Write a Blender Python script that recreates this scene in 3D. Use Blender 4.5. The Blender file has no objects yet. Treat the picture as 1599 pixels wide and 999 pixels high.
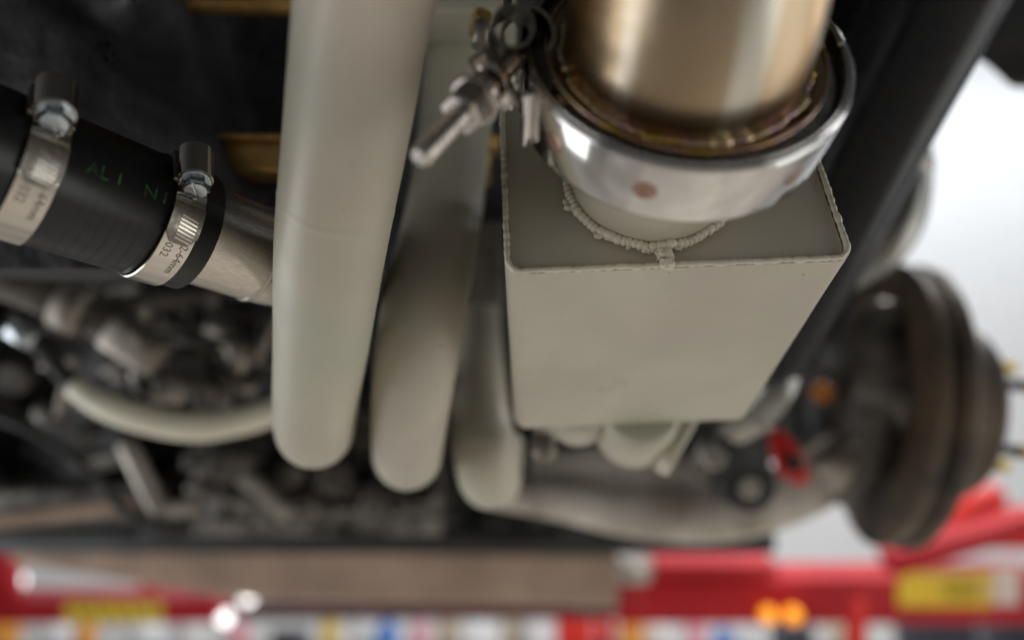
import bpy, bmesh, math, random
from mathutils import Vector, Matrix, noise
R = math.radians
random.seed(7)
scene = bpy.context.scene
COL = scene.collection

# ------------------------------------------------------------------ camera
PITCH = R(20.0); F = 1100.0; CX, CY = 799.5, 499.5
CAM = Vector((0, 0, 1.4))
RT = Vector((1, 0, 0)); FW = Vector((0, math.cos(PITCH), math.sin(PITCH))); UP = Vector((0, -math.sin(PITCH), math.cos(PITCH)))
cd = bpy.data.cameras.new('Camera'); cam = bpy.data.objects.new('Camera', cd); COL.objects.link(cam)
cam.location = CAM; cam.rotation_euler = (math.pi/2 + PITCH, 0, 0)
cd.sensor_width = 36.0; cd.lens = F/1599*36.0
cd.clip_start = 0.01; cd.clip_end = 200
FOCUS = 0.272; APERTURE = 0.0104
cd.dof.use_dof = True; cd.dof.focus_distance = FOCUS
cd.dof.aperture_fstop = cd.lens/1000.0/APERTURE
cd.dof.aperture_blades = 0
scene.camera = cam

# ------------------------------------------------------------------ world, added area lights, exposure
world = bpy.data.worlds.new('World'); scene.world = world; world.use_nodes = True
bg = world.node_tree.nodes['Background']
bg.inputs[0].default_value = (0.93, 0.97, 1.0, 1); bg.inputs[1].default_value = 0.10
scene.view_settings.view_transform = 'Standard'; scene.view_settings.look = 'None'
scene.view_settings.exposure = 0.0; scene.view_settings.gamma = 1.0
def lamp(name, loc, target, sx, sy, power, color=(1, 1, 1)):
    ld = bpy.data.lights.new(name, 'AREA'); ld.shape = 'RECTANGLE'; ld.size = sx; ld.size_y = sy
    ld.energy = power; ld.color = color
    o = bpy.data.objects.new(name, ld); COL.objects.link(o); o.location = loc
    o.rotation_euler = (Vector(target)-Vector(loc)).to_track_quat('-Z', 'Y').to_euler()
    return o
lamp('strip_fill', (2.4, 0.2, 2.1), (0.3, 0.4, 1.45), 2.2, 0.5, 9, (0.97, 0.98, 1.0))  # added area light for streak reflections in the steel
lamp('strip_fill', (1.6, 1.3, 4.0), (0.6, 3.2, 1.1), 3.0, 0.5, 115, (1.0, 0.97, 0.93))  # added light from above, brightens the red lift and bench
lamp('wall_fill', (1.0, 4.0, 6.5), (1.0, 6.0, 2.2), 12, 0.8, 310, (0.95, 0.975, 1.0))  # added unseen light that whitens the far wall
lamp('side_fill', (-1.8, 0.30, 1.08), (0.0, 0.35, 1.45), 2.2, 1.3, 23, (0.95, 0.98, 1.0))  # added soft light from the left, brightens the pipe sides
lamp('side_fill', (1.95, 0.15, 0.95), (0.1, 0.35, 1.45), 2.0, 1.2, 12.5, (0.98, 1.0, 0.97))  # added counterpart of the side light, on the right
lamp('floor_bounce_fill', (0.1, 1.1, 0.12), (0.1, 0.9, 1.4), 1.3, 1.6, 0.8, (1.0, 0.91, 0.80))  # added upward light, stands in for bounce off the floor

# ------------------------------------------------------------------ helpers
def c2w(v): return CAM + RT*v[0] + UP*v[1] + FW*v[2]
def P(x, y, z):                    # a place seen in direction (x, y) at distance z, in view axes
    return Vector(((x-CX)/F*z, -(y-CY)/F*z, z))
def orth(a):
    a = a.normalized(); h = Vector((0, 1, 0)) if abs(a.y) < 0.9 else Vector((1, 0, 0))
    u = h.cross(a).normalized(); return u, a.cross(u).normalized()
def thing(name, label, cat, at, group=None):
    o = bpy.data.objects.new(name, None); COL.objects.link(o); o.location = c2w(at)
    o.empty_display_size = 0.02
    o['label'] = label; o['category'] = cat
    if group: o['group'] = group
    return o
def tag(o, label, cat, group=None):
    o['label'] = label; o['category'] = cat
    if group: o['group'] = group
    return o
def root_loc(p):
    while p.parent: p = p.parent
    return p.location.copy()
class MB:
    """collects geometry in view axes; build() makes one mesh object in world axes"""
    def __init__(s): s.bm = bmesh.new(); s.uv = s.bm.loops.layers.uv.new('UVMap')
    def verts(s, pts): return [s.bm.verts.new(p) for p in pts]
    def face(s, vs, uvs=None, smooth=True):
        try: f = s.bm.faces.new(vs)
        except ValueError: return
        f.smooth = smooth
        if uvs:
            for l, w in zip(f.loops, uvs): l[s.uv].uv = w
        return f
    def rings(s, rings, closed=True, cap0=False, cap1=False, smooth=True, vlen=None):
        rv = [s.verts(r) for r in rings]; n = len(rings[0])
        for i in range(len(rv)-1):
            a, b = rv[i], rv[i+1]
            v0 = vlen[i] if vlen else i/(len(rv)-1); v1 = vlen[i+1] if vlen else (i+1)/(len(rv)-1)
            for k in range(n if closed else n-1):
                k2 = (k+1) % n
                s.face([a[k], a[k2], b[k2], b[k]], [(k/n, v0), ((k+1)/n, v0), ((k+1)/n, v1), (k/n, v1)], smooth)
        if cap0: s.face(list(reversed(rv[0])), smooth=False)
        if cap1: s.face(rv[-1], smooth=False)
    def tube(s, pts, rads, seg=24, cap0=True, cap1=True, sub=6):
        pts, rads = spline(pts, rads, sub)
        rings = []; L = [0.0]; u = None
        for i, p in enumerate(pts):
            t = (pts[min(i+1, len(pts)-1)]-pts[max(i-1, 0)]).normalized()
            if u is None: u, w = orth(t)
            else:
                u = (u - t*u.dot(t)).normalized(); w = t.cross(u).normalized()
            rings.append([p+(u*math.cos(a)+w*math.sin(a))*rads[i] for a in (2*math.pi*k/seg for k in range(seg))])
            if i: L.append(L[-1]+(p-pts[i-1]).length)
        s.rings(rings, True, cap0, cap1, True, L)
        return s
    def lathe(s, c, ax, prof, seg=48, cap0=False, cap1=False, u=None, a0=0, a1=2*math.pi, smooth=True):
        ax = ax.normalized()
        if u is None: u, w = orth(ax)
        else: u = (u-ax*u.dot(ax)).normalized(); w = ax.cross(u).normalized()
        full = abs(a1-a0-2*math.pi) < 1e-6
        n = seg if full else seg+1
        s.rings([[c+ax*t+(u*math.cos(a)+w*math.sin(a))*r for a in (a0+(a1-a0)*k/seg for k in range(n))] for t, r in prof], full, cap0, cap1, smooth)
        return s
    def box(s, c, ex, ey, ez, sx, sy, sz, bev=0.0, seg=2):
        m = Matrix((ex.normalized()*sx, ey.normalized()*sy, ez.normalized()*sz)).transposed().to_4x4(); m.translation = c
        b = bmesh.new(); bmesh.ops.create_cube(b, size=1.0, matrix=m)
        if bev > 0: bmesh.ops.bevel(b, geom=b.edges[:], offset=bev, segments=seg, profile=0.5, affect='EDGES')
        s.merge(b, smooth=bev > 0); return s
    def prism(s, poly, ax, bev=0.0, seg=2):
        """poly: flat list of points, pushed along vector ax"""
        b = bmesh.new(); v = [b.verts.new(p) for p in poly]; f = b.faces.new(v)
        r = bmesh.ops.extrude_face_region(b, geom=[f])
        bmesh.ops.translate(b, verts=[g for g in r['geom'] if isinstance(g, bmesh.types.BMVert)], vec=ax)
        if bev > 0: bmesh.ops.bevel(b, geom=b.edges[:], offset=bev, segments=seg, profile=0.5, affect='EDGES')
        s.merge(b, smooth=bev > 0); return s
    def merge(s, b, smooth=True):
        b.verts.ensure_lookup_table(); mp = {v: s.bm.verts.new(v.co) for v in b.verts}
        for f in b.faces:
            try: g = s.bm.faces.new([mp[v] for v in f.verts]); g.smooth = smooth
            except ValueError: pass
        b.free()
    def lump(s, c, ex, ey, ez, sx, sy, sz, amp, freq, seed=0, cuts=5, bev=0.25):
        b = bmesh.new(); bmesh.ops.create_cube(b, size=2.0)
        bmesh.ops.bevel(b, geom=b.edges[:], offset=bev, segments=2, profile=0.5, affect='EDGES')
        bmesh.ops.subdivide_edges(b, edges=b.edges[:], cuts=cuts, use_grid_fill=True)
        ex, ey, ez = ex.normalized(), ey.normalized(), ez.normalized(); off = Vector((seed*3.1, seed*1.7, seed*7.3))
        for v in b.verts:
            p = c+ex*(v.co.x*sx/2)+ey*(v.co.y*sy/2)+ez*(v.co.z*sz/2)
            d = (p-c).normalized()
            v.co = p + d*amp*(noise.fractal(p*freq+off, 1.0, 2.0, 3))
        s.merge(b); return s
    def build(s, name, mat, parent=None, sharp=None):
        bmesh.ops.recalc_face_normals(s.bm, faces=s.bm.faces[:])
        o0 = root_loc(parent) if parent else None
        if parent is None:
            ps = [c2w(v.co) for v in s.bm.verts]
            o0 = Vector((sum(p.x for p in ps)/len(ps), sum(p.y for p in ps)/len(ps), min(p.z for p in ps)))
        for v in s.bm.verts: v.co = c2w(v.co)-o0
        me = bpy.data.meshes.new(name); s.bm.to_mesh(me); s.bm.free()
        if sharp is not None: me.set_sharp_from_angle(angle=R(sharp))
        me.materials.append(mat)
        o = bpy.data.objects.new(name, me); COL.objects.link(o)
        if parent: o.parent = parent
        else: o.location = o0
        return o
def spline(pts, rads, sub):
    if len(pts) < 3 or sub <= 1: return list(pts), list(rads)
    out, ro = [], []; n = len(pts)
    for i in range(n-1):
        p0, p1, p2, p3 = pts[max(i-1, 0)], pts[i], pts[i+1], pts[min(i+2, n-1)]
        for k in range(sub):
            t = k/sub
            out.append(0.5*((2*p1)+(p2-p0)*t+(2*p0-5*p1+4*p2-p3)*t*t+(3*p1-p0-3*p2+p3)*t**3))
            ro.append(rads[i]+(rads[i+1]-rads[i])*t)
    out.append(pts[-1].copy()); ro.append(rads[-1]); return out, ro
def tube_obj(name, mat, parent, pts, rads, **k):
    if not isinstance(rads, (list, tuple)): rads = [rads]*len(pts)
    return MB().tube(pts, rads, **k).build(name, mat, parent)
def bead(name, mat, parent, pts, r, pitch=0.0022, rough=0.35, seed=1, closed=False, lift=None, flat=1.0):
    """a rippled weld bead along pts (already dense)"""
    L = [0.0]
    for i in range(1, len(pts)): L.append(L[-1]+(pts[i]-pts[i-1]).length)
    step = pitch/7; n = int(L[-1]/step); P2, R2 = [], []; j = 0
    for i in range(n+1):
        d = L[-1]*i/n
        while j < len(L)-2 and L[j+1] < d: j += 1
        q = pts[j].lerp(pts[j+1], (d-L[j])/max(1e-9, L[j+1]-L[j]))
        nz = noise.noise(Vector((d*260+seed*11, seed, 0)))
        ph = (d/pitch+1.1*noise.noise(Vector((d*90+seed*5, 2, seed)))) % 1.0
        R2.append(r*(1-rough*0.5+rough*(1-(ph*2-1)**2)*0.8+0.26*nz))
        P2.append(q+Vector((noise.noise(Vector((d*130, seed, 3))), noise.noise(Vector((d*130, seed, 7))), noise.noise(Vector((d*130, seed, 9)))))*r*0.36)
    return MB().tube(P2, R2, seg=10, sub=1).build(name, mat, parent)
def text_mb(body, size, place, extrude=0.0):
    """place(x, y) -> point in view axes for the flat glyph coordinates"""
    cu = bpy.data.curves.new('t', 'FONT'); cu.body = body; cu.size = size; cu.resolution_u = 2; cu.extrude = 0
    o = bpy.data.objects.new('t', cu); COL.objects.link(o)
    dg = bpy.context.evaluated_depsgraph_get(); me = bpy.data.meshes.new_from_object(o.evaluated_get(dg))
    bpy.data.objects.remove(o); bpy.data.curves.remove(cu)
    m = MB(); b = bmesh.new(); b.from_mesh(me); bpy.data.meshes.remove(me)
    if extrude:
        r = bmesh.ops.extrude_face_region(b, geom=b.faces[:])
        bmesh.ops.translate(b, verts=[g for g in r['geom'] if isinstance(g, bmesh.types.BMVert)], vec=(0, 0, extrude))
    for v in b.verts: v.co = place(v.co.x, v.co.y, v.co.z)
    m.merge(b, smooth=False); return m

# ------------------------------------------------------------------ materials
def mat(name, col, rough=0.5, metal=0.0, col2=None, nscale=40, bump=0.0, bscale=200, rvar=0.0, spec=0.5, coat=0.0, detail=4, stretch=None, emis=0.0, ramp=(0.35, 0.65), aniso=0.0):
    m = bpy.data.materials.new(name); m.use_nodes = True; nt = m.node_tree; b = nt.nodes['Principled BSDF']
    b.inputs['Base Color'].default_value = (*col, 1); b.inputs['Roughness'].default_value = rough; b.inputs['Metallic'].default_value = metal
    b.inputs['Specular IOR Level'].default_value = spec; b.inputs['Coat Weight'].default_value = coat; b.inputs['Coat Roughness'].default_value = 0.1
    b.inputs['Anisotropic'].default_value = aniso
    tc = nt.nodes.new('ShaderNodeTexCoord'); out = tc.outputs['Object']
    if stretch:
        mp = nt.nodes.new('ShaderNodeMapping'); mp.inputs['Scale'].default_value = stretch; nt.links.new(tc.outputs['UV'], mp.inputs[0]); out = mp.outputs[0]
    if col2 or rvar:
        n = nt.nodes.new('ShaderNodeTexNoise'); n.inputs['Scale'].default_value = nscale; n.inputs['Detail'].default_value = detail; nt.links.new(out, n.inputs['Vector'])
        r = nt.nodes.new('ShaderNodeMapRange'); r.inputs[1].default_value = ramp[0]; r.inputs[2].default_value = ramp[1]; nt.links.new(n.outputs['Fac'], r.inputs[0])
        if col2:
            x = nt.nodes.new('ShaderNodeMix'); x.data_type = 'RGBA'; x.inputs[6].default_value = (*col, 1); x.inputs[7].default_value = (*col2, 1)
            nt.links.new(r.outputs[0], x.inputs[0]); nt.links.new(x.outputs[2], b.inputs['Base Color'])
        if rvar:
            q = nt.nodes.new('ShaderNodeMapRange'); q.inputs[3].default_value = max(0.02, rough-rvar); q.inputs[4].default_value = min(1, rough+rvar)
            nt.links.new(r.outputs[0], q.inputs[0]); nt.links.new(q.outputs[0], b.inputs['Roughness'])
    if bump:
        n2 = nt.nodes.new('ShaderNodeTexNoise'); n2.inputs['Scale'].default_value = bscale; n2.inputs['Detail'].default_value = 4; nt.links.new(tc.outputs['Object'], n2.inputs['Vector'])
        bp = nt.nodes.new('ShaderNodeBump'); bp.inputs['Strength'].default_value = bump; bp.inputs['Distance'].default_value = 0.2/bscale
        nt.links.new(n2.outputs['Fac'], bp.inputs['Height']); nt.links.new(bp.outputs[0], b.inputs['Normal'])
    if emis:
        b.inputs['Emission Color'].default_value = (*col, 1); b.inputs['Emission Strength'].default_value = emis
    return m
def coating(name, k, bump, bs):
    m = mat(name, (0.51*k, 0.463*k, 0.37*k), 0.42, 0, (0.465*k, 0.435*k, 0.35*k), 26, bump, bs, 0.07); nt = m.node_tree; b = nt.nodes['Principled BSDF']
    src = b.inputs['Base Color'].links[0].from_socket
    tc = nt.nodes.new('ShaderNodeTexCoord')
    def layer(src, scale, lo, hi, col, detail=3, off=0.0):
        mp = nt.nodes.new('ShaderNodeMapping'); mp.inputs['Location'].default_value = (off, off*0.7, 0); nt.links.new(tc.outputs['Object'], mp.inputs[0])
        n = nt.nodes.new('ShaderNodeTexNoise'); n.inputs['Scale'].default_value = scale; n.inputs['Detail'].default_value = detail; nt.links.new(mp.outputs[0], n.inputs['Vector'])
        r = nt.nodes.new('ShaderNodeMapRange'); r.inputs[1].default_value = lo; r.inputs[2].default_value = hi; nt.links.new(n.outputs['Fac'], r.inputs[0])
        x = nt.nodes.new('ShaderNodeMix'); x.data_type = 'RGBA'; x.inputs[7].default_value = (*col, 1); nt.links.new(src, x.inputs[6]); nt.links.new(r.outputs[0], x.inputs[0]); return x.outputs[2]
    o = layer(src, 11, 0.50, 0.80, (0.47*k, 0.40*k, 0.345*k), 2)          # slightly pink patches of the coat
    o = layer(o, 9, 0.52, 0.85, (0.42*k, 0.44*k, 0.35*k), 2, 3.0)         # slightly green patches
    o = layer(o, 240, 0.735, 0.80, (0.16, 0.14, 0.11), 5, 7.0)            # specks
    o = layer(o, 42, 0.66, 0.86, (0.30, 0.27, 0.21), 6, 11.0)             # handling smudges
    nt.links.new(o, b.inputs['Base Color']); return m
COAT = coating('ceramic_coating', 1.0, 0.10, 1500)
COATW = coating('ceramic_coating_lit_weld', 1.36, 0.3, 900)  # lighter copy of the coat: light caught by the welds put into the colour
CHROME = mat('polished_stainless', (0.64, 0.62, 0.605), 0.13, 1, (0.58, 0.555, 0.53), 5, 0.04, 500, 0.05, stretch=(4, 60, 1))
DULL = mat('dull_canister_steel', (0.34, 0.32, 0.28), 0.22, 1, (0.2, 0.2, 0.19), 14, 0.05, 200, 0.06)
BOLT = mat('bright_bolt_steel', (0.62, 0.58, 0.54), 0.24, 1, (0.45, 0.40, 0.36), 120, 0.15, 600, 0.06)
ZINC = mat('blue_zinc', (0.66, 0.70, 0.74), 0.22, 1, (0.5, 0.55, 0.6), 200, 0.1, 800, 0.08)
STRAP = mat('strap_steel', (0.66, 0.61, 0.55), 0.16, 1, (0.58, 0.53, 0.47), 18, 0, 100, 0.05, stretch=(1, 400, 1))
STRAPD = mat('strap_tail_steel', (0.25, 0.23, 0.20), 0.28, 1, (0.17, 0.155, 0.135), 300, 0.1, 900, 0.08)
PIPE = mat('brushed_aluminium_pipe', (0.60, 0.55, 0.49), 0.26, 1, (0.50, 0.45, 0.40), 8, 0.0, 100, 0.08, stretch=(60, 25, 1))
SIL = mat('black_silicone', (0.006, 0.006, 0.007), 0.34, 0, None, 60, 0.2, 1800, 0.06, spec=0.35)
GREEN = mat('green_print', (0.005, 0.13, 0.022), 0.5, 0, (0.007, 0.03, 0.010), 340, ramp=(0.40, 0.54))
ETCH = mat('etched_marking', (0.17, 0.15, 0.13), 0.6, 0.6)
CAST = mat('dark_cast_metal', (0.046, 0.043, 0.048), 0.55, 0.0, (0.032, 0.030, 0.033), 90, 0.2, 500, 0.06, spec=0.2)
CASTN = mat('cast_numeral_highlight', (0.075, 0.073, 0.075), 0.45, 0.3, (0.02, 0.02, 0.022), 200, 0.3, 300)  # paler than the casting: highlight on the raised numerals put into the colour
CAST2 = mat('oily_cast_alloy', (0.15, 0.128, 0.108), 0.42, 0.2, (0.026, 0.022, 0.019), 25, 0.6, 120, 0.12)
ALLOY = mat('weathered_alloy', (0.50, 0.455, 0.40), 0.36, 0.55, (0.20, 0.17, 0.14), 22, 0.5, 150, 0.12)
ARM = mat('worn_cast_arm', (0.64, 0.58, 0.51), 0.4, 0.1, (0.30, 0.25, 0.20), 16, 0.4, 150, 0.1)
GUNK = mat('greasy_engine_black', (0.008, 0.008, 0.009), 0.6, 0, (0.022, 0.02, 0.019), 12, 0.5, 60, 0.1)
BLACKP = mat('satin_black_powder_coat', (0.007, 0.007, 0.009), 0.26, 0, (0.009, 0.009, 0.011), 90, 0.1, 900, 0.04, spec=0.2)
BLACKR = mat('black_rubber', (0.014, 0.014, 0.015), 0.6, 0, (0.02, 0.019, 0.018), 90, 0.3, 400)
GOLD = mat('yellow_zinc_plating', (0.60, 0.37, 0.11), 0.36, 0.6, (0.36, 0.21, 0.07), 60, 0.2, 300, 0.1)
CREAM = mat('cream_plastic_hose', (0.82, 0.77, 0.62), 0.35, 0, (0.70, 0.65, 0.52), 30, 0.1, 300)
BROWN = mat('dusty_brown_steel', (0.42, 0.295, 0.215), 0.75, 0.0, (0.29, 0.20, 0.145), 9, 0.5, 80, 0.08)
RUST = mat('rusty_iron_disc', (0.13, 0.088, 0.055), 0.55, 0.15, (0.028, 0.023, 0.020), 14, 0.4, 160, 0.12)
RED = mat('red_lift_paint', (0.50, 0.012, 0.020), 0.45, 0, (0.40, 0.010, 0.018), 6, 0.05, 60, 0.06, spec=0.25)
MAROON = mat('dark_maroon_paint', (0.10, 0.012, 0.016), 0.4, 0, (0.05, 0.02, 0.02), 8, 0.1, 60)
REDB = mat('bright_red_paint', (0.75, 0.03, 0.02), 0.28, 0, (0.62, 0.025, 0.02), 8, 0.05, 60, spec=0.3)
YELLOW = mat('yellow_sticker', (0.88, 0.60, 0.01), 0.4, 0, (0.74, 0.5, 0.01), 30)
STRIPE = mat('black_print', (0.03, 0.028, 0.02), 0.5)
PALE = mat('pale_sticker', (0.75, 0.62, 0.55), 0.4)
WALL = mat('white_painted_sheet', (0.86, 0.87, 0.88), 0.6, 0, (0.82, 0.83, 0.85), 3)
FLOOR = mat('beige_grey_concrete', (0.60, 0.56, 0.50), 0.55, 0, (0.48, 0.445, 0.39), 1.6, 0.3, 30, 0.1, detail=8)
UNDER = mat('black_underseal', (0.012, 0.012, 0.013), 0.7, 0, (0.02, 0.02, 0.02), 20, 0.6, 80)
SPOT = mat('spot_weld_tint', (0.30, 0.17, 0.13), 0.35, 1, (0.42, 0.30, 0.24), 300)
AMBER = mat('lit_amber_lens', (1.0, 0.38, 0.02), 0.3, emis=1.1)
WHITEGLOW = mat('glowing_white_disc', (1.0, 0.97, 0.95), 0.3, emis=2.6)  # glowing white surface for added bright discs
def tinted():
    m = mat('heat_tint_and_reflection_stainless', (0.5, 0.42, 0.32), 0.22, 1); nt = m.node_tree; b = nt.nodes['Principled BSDF']
    uv = nt.nodes.new('ShaderNodeTexCoord'); sp = nt.nodes.new('ShaderNodeSeparateXYZ'); nt.links.new(uv.outputs['UV'], sp.inputs[0])
    n = nt.nodes.new('ShaderNodeTexNoise'); n.inputs['Scale'].default_value = 35; nt.links.new(uv.outputs['Object'], n.inputs['Vector'])
    a = nt.nodes.new('ShaderNodeMath'); a.operation = 'MULTIPLY_ADD'; a.inputs[1].default_value = 0.010; nt.links.new(n.outputs['Fac'], a.inputs[0]); nt.links.new(sp.outputs['Y'], a.inputs[2])
    q = nt.nodes.new('ShaderNodeMapRange'); q.inputs[1].default_value = 0.0; q.inputs[2].default_value = 0.09; nt.links.new(a.outputs[0], q.inputs[0])
    r = nt.nodes.new('ShaderNodeValToRGB'); cr = r.color_ramp
    cr.elements[0].position = 0.0; cr.elements[0].color = (0.40, 0.25, 0.09, 1)
    cr.elements[1].position = 1.0; cr.elements[1].color = (0.62, 0.53, 0.42, 1)
    for p, c in ((0.10, (0.25, 0.17, 0.11)), (0.20, (0.34, 0.25, 0.16)), (0.45, (0.45, 0.35, 0.24)), (0.75, (0.54, 0.44, 0.32))):
        e = cr.elements.new(p); e.color = (*c, 1)
    nt.links.new(q.outputs[0], r.inputs[0])
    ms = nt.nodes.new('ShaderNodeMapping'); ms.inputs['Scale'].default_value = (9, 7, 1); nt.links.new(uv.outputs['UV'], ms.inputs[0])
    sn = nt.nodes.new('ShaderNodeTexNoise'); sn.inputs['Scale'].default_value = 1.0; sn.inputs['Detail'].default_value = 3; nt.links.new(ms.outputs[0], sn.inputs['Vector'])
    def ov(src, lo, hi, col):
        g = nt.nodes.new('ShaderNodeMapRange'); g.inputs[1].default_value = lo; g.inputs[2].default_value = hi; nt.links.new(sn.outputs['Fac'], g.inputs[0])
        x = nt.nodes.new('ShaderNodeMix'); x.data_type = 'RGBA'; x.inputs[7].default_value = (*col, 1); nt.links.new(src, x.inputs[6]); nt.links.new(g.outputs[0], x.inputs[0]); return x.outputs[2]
    oc = ov(r.outputs[0], 0.54, 0.68, (0.62, 0.37, 0.16)); oc = ov(oc, 0.47, 0.33, (0.60, 0.57, 0.50))  # orange and silver streaks: reflections along the pipe painted over the heat tint
    nt.links.new(oc, b.inputs['Base Color'])
    br = nt.nodes.new('ShaderNodeTexNoise'); mp = nt.nodes.new('ShaderNodeMapping'); mp.inputs['Scale'].default_value = (3, 900, 1); br.inputs['Scale'].default_value = 1.0
    nt.links.new(uv.outputs['UV'], mp.inputs[0]); nt.links.new(mp.outputs[0], br.inputs['Vector'])
    rr = nt.nodes.new('ShaderNodeMapRange'); rr.inputs[3].default_value = 0.26; rr.inputs[4].default_value = 0.40; nt.links.new(br.outputs['Fac'], rr.inputs[0]); nt.links.new(rr.outputs[0], b.inputs['Roughness'])
    return m
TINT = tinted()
def beadtint():
    m = mat('heat_tinted_weld', (0.6, 0.5, 0.3), 0.22, 1); nt = m.node_tree; b = nt.nodes['Principled BSDF']
    tc = nt.nodes.new('ShaderNodeTexCoord'); n = nt.nodes.new('ShaderNodeTexNoise'); n.inputs['Scale'].default_value = 38; n.inputs['Detail'].default_value = 2; nt.links.new(tc.outputs['Object'], n.inputs['Vector'])
    r = nt.nodes.new('ShaderNodeValToRGB'); cr = r.color_ramp
    cr.elements[0].position = 0.30; cr.elements[0].color = (0.70, 0.66, 0.60, 1); cr.elements[1].position = 0.70; cr.elements[1].color = (0.20, 0.48, 0.16, 1)
    for p, c in ((0.42, (0.75, 0.60, 0.30)), (0.50, (0.62, 0.40, 0.40)), (0.58, (0.75, 0.48, 0.12))):
        e = cr.elements.new(p); e.color = (*c, 1)
    nt.links.new(n.outputs['Fac'], r.inputs[0]); nt.links.new(r.outputs[0], b.inputs['Base Color']); return m
BTINT = beadtint()

X, Y, Z = Vector((1, 0, 0)), Vector((0, 1, 0)), Vector((0, 0, 1))     # view axes: right, up, away
def w2c(p):
    d = Vector(p)-CAM; return Vector((d.dot(RT), d.dot(UP), d.dot(FW)))
WX, WY, WZ = Vector((1, 0, 0)), w2c(CAM+Vector((0, 1, 0))), w2c(CAM+Vector((0, 0, 1)))   # world axes seen in view axes

# ------------------------------------------------------------------ the setting
def sheet(name, corners, mt, thick):
    m = MB(); c = [w2c(p) for p in corners]; m.prism(c, thick); o = m.build(name, mt); o['kind'] = 'structure'; return o
sheet('floor', [(-8, -6, 0), (9, -6, 0), (9, 6.2, 0), (-8, 6.2, 0)], FLOOR, WZ*-0.1)
sheet('wall', [(-8, 6.0, 0.002), (9, 6.0, 0.002), (9, 6.0, 9), (-8, 6.0, 9)], WALL, WY*0.12)
wall = bpy.data.objects['wall']
for i in range(46):                      # pressed ribs of the sheet cladding
    x = 0.6+i*0.18
    m = MB().prism([w2c((x-0.03, 5.998, 0.01)), w2c((x+0.03, 5.998, 0.01)), w2c((x+0.018, 5.972, 0.01)), w2c((x-0.018, 5.972, 0.01))], WZ*8.9)
    o = m.build('wall_rib', WALL); loc = o.location.copy(); o.parent = wall; o.location = loc-wall.location
sheet('car_floor_pan', [(-1.15, -1.6, 1.92), (0.40, -1.6, 1.92), (0.40, 2.2, 1.92), (-1.15, 2.2, 1.92)], UNDER, WZ*0.05)

# ------------------------------------------------------------------ collector box
ED = Vector((0.026, -0.515, 0.857)).normalized()
A = P(788, 428, 0.262); B = P(1336, 405, 0.2612)
EW = (B-A); BW = EW.length; EW -= ED*EW.dot(ED); EW.normalize()
EH = EW.cross(ED).normalized()
if EH.y < 0: EH = -EH
BL, BH, BR = 0.155, 0.10, 0.0072
root = thing('collector_box', 'pale grey ceramic coated box collector with rough weld beads', 'exhaust box', A+EW*BW/2+ED*BL/2)
def rrect(d, inset=0.0, seg=8, r=BR):
    pts = []
    for (cx, cy, a0) in ((BW-r, BH-r, 0), (r, BH-r, 90), (r, r, 180), (BW-r, r, 270)):
        for k in range(seg+1):
            a = R(a0+90*k/seg); pts.append(A+ED*d+EW*(cx+math.cos(a)*(r-inset))+EH*(cy+math.sin(a)*(r-inset)))
    return pts
m = MB(); prof = [(0.0006, 0.0022), (0.0, 0.0012), (0.0006, 0.0)] + [(BL*k/12, 0) for k in range(1, 12)] + [(BL-0.006, 0), (BL-0.003, 0.0008), (BL-0.0008, 0.003), (BL, 0.0065)]
m.rings([[p+EH*0.00035*noise.noise(p*26)+EW*0.0003*noise.noise(p*22+Vector((5, 0, 0))) for p in rrect(d, i)] for d, i in prof], True, False, True)
m.build('shell', COAT, root, 40)
m = MB().prism(rrect(0.0012, 0.0024), ED*0.003); m.build('end_plate', COAT, root, 30)
loop = rrect(0.0002, 0.0012, 8); loop = loop+[loop[0]]
def dense(pts, n=8): return [pts[i].lerp(pts[i+1], k/n) for i in range(len(pts)-1) for k in range(n)]+[pts[-1]]
bead('edge_weld_bead', COATW, root, dense(loop, 6), 0.00115, 0.0044, 0.40, 3)
# outlet stub
SR = 0.0315
NN = (-ED+EW*0.05).normalized()
foot = P(1030, 383, 0.2669); foot = foot-ED*((foot-A).dot(ED))
OC = foot+EH*SR
SU = (EW-NN*EW.dot(NN)).normalized(); SV = NN.cross(SU).normalized()
if SV.y < 0: SV = -SV
stub = MB().lathe(OC, NN, [(-0.004, SR), (0.03, SR), (0.042, SR+0.004), (0.044, SR+0.004)], 64).build('outlet_stub', COAT, root)
ring = [OC+(EW*math.cos(a)+EH*math.sin(a))*(SR+0.0012)-ED*0.0012 for a in (2*math.pi*k/160 for k in range(161))]
bead('stub_weld_bead', COATW, root, ring, 0.0019, 0.0026, 0.36, 8)
wd = OC-EH*(SR+0.0045)-ED*0.0006+EW*0.001
MB().lump(wd, EW, EH, ED, 0.0065, 0.0055, 0.004, 0.0009, 500, 4, 4, 0.6).build('weld_drip', COATW, root)
MB().lump(wd-EH*0.0042+EW*0.0004, EW, EH, ED, 0.0052, 0.004, 0.0035, 0.0008, 500, 5, 4, 0.6).build('weld_drip', COATW, root)
rw = random.Random(12)
for k in range(14):                 # spatter and restart lumps along the collar weld
    a = R(rw.uniform(185, 345)); q = OC+(EW*math.cos(a)+EH*math.sin(a))*(SR+rw.uniform(0.0012, 0.0034))-ED*0.0008; z_ = rw.uniform(0.0014, 0.0032)
    MB().lump(q, EW, EH, ED, z_*1.3, z_, z_*0.8, z_*0.25, 700, k, 3, 0.6).build('weld_spatter', COATW, root)
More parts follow.
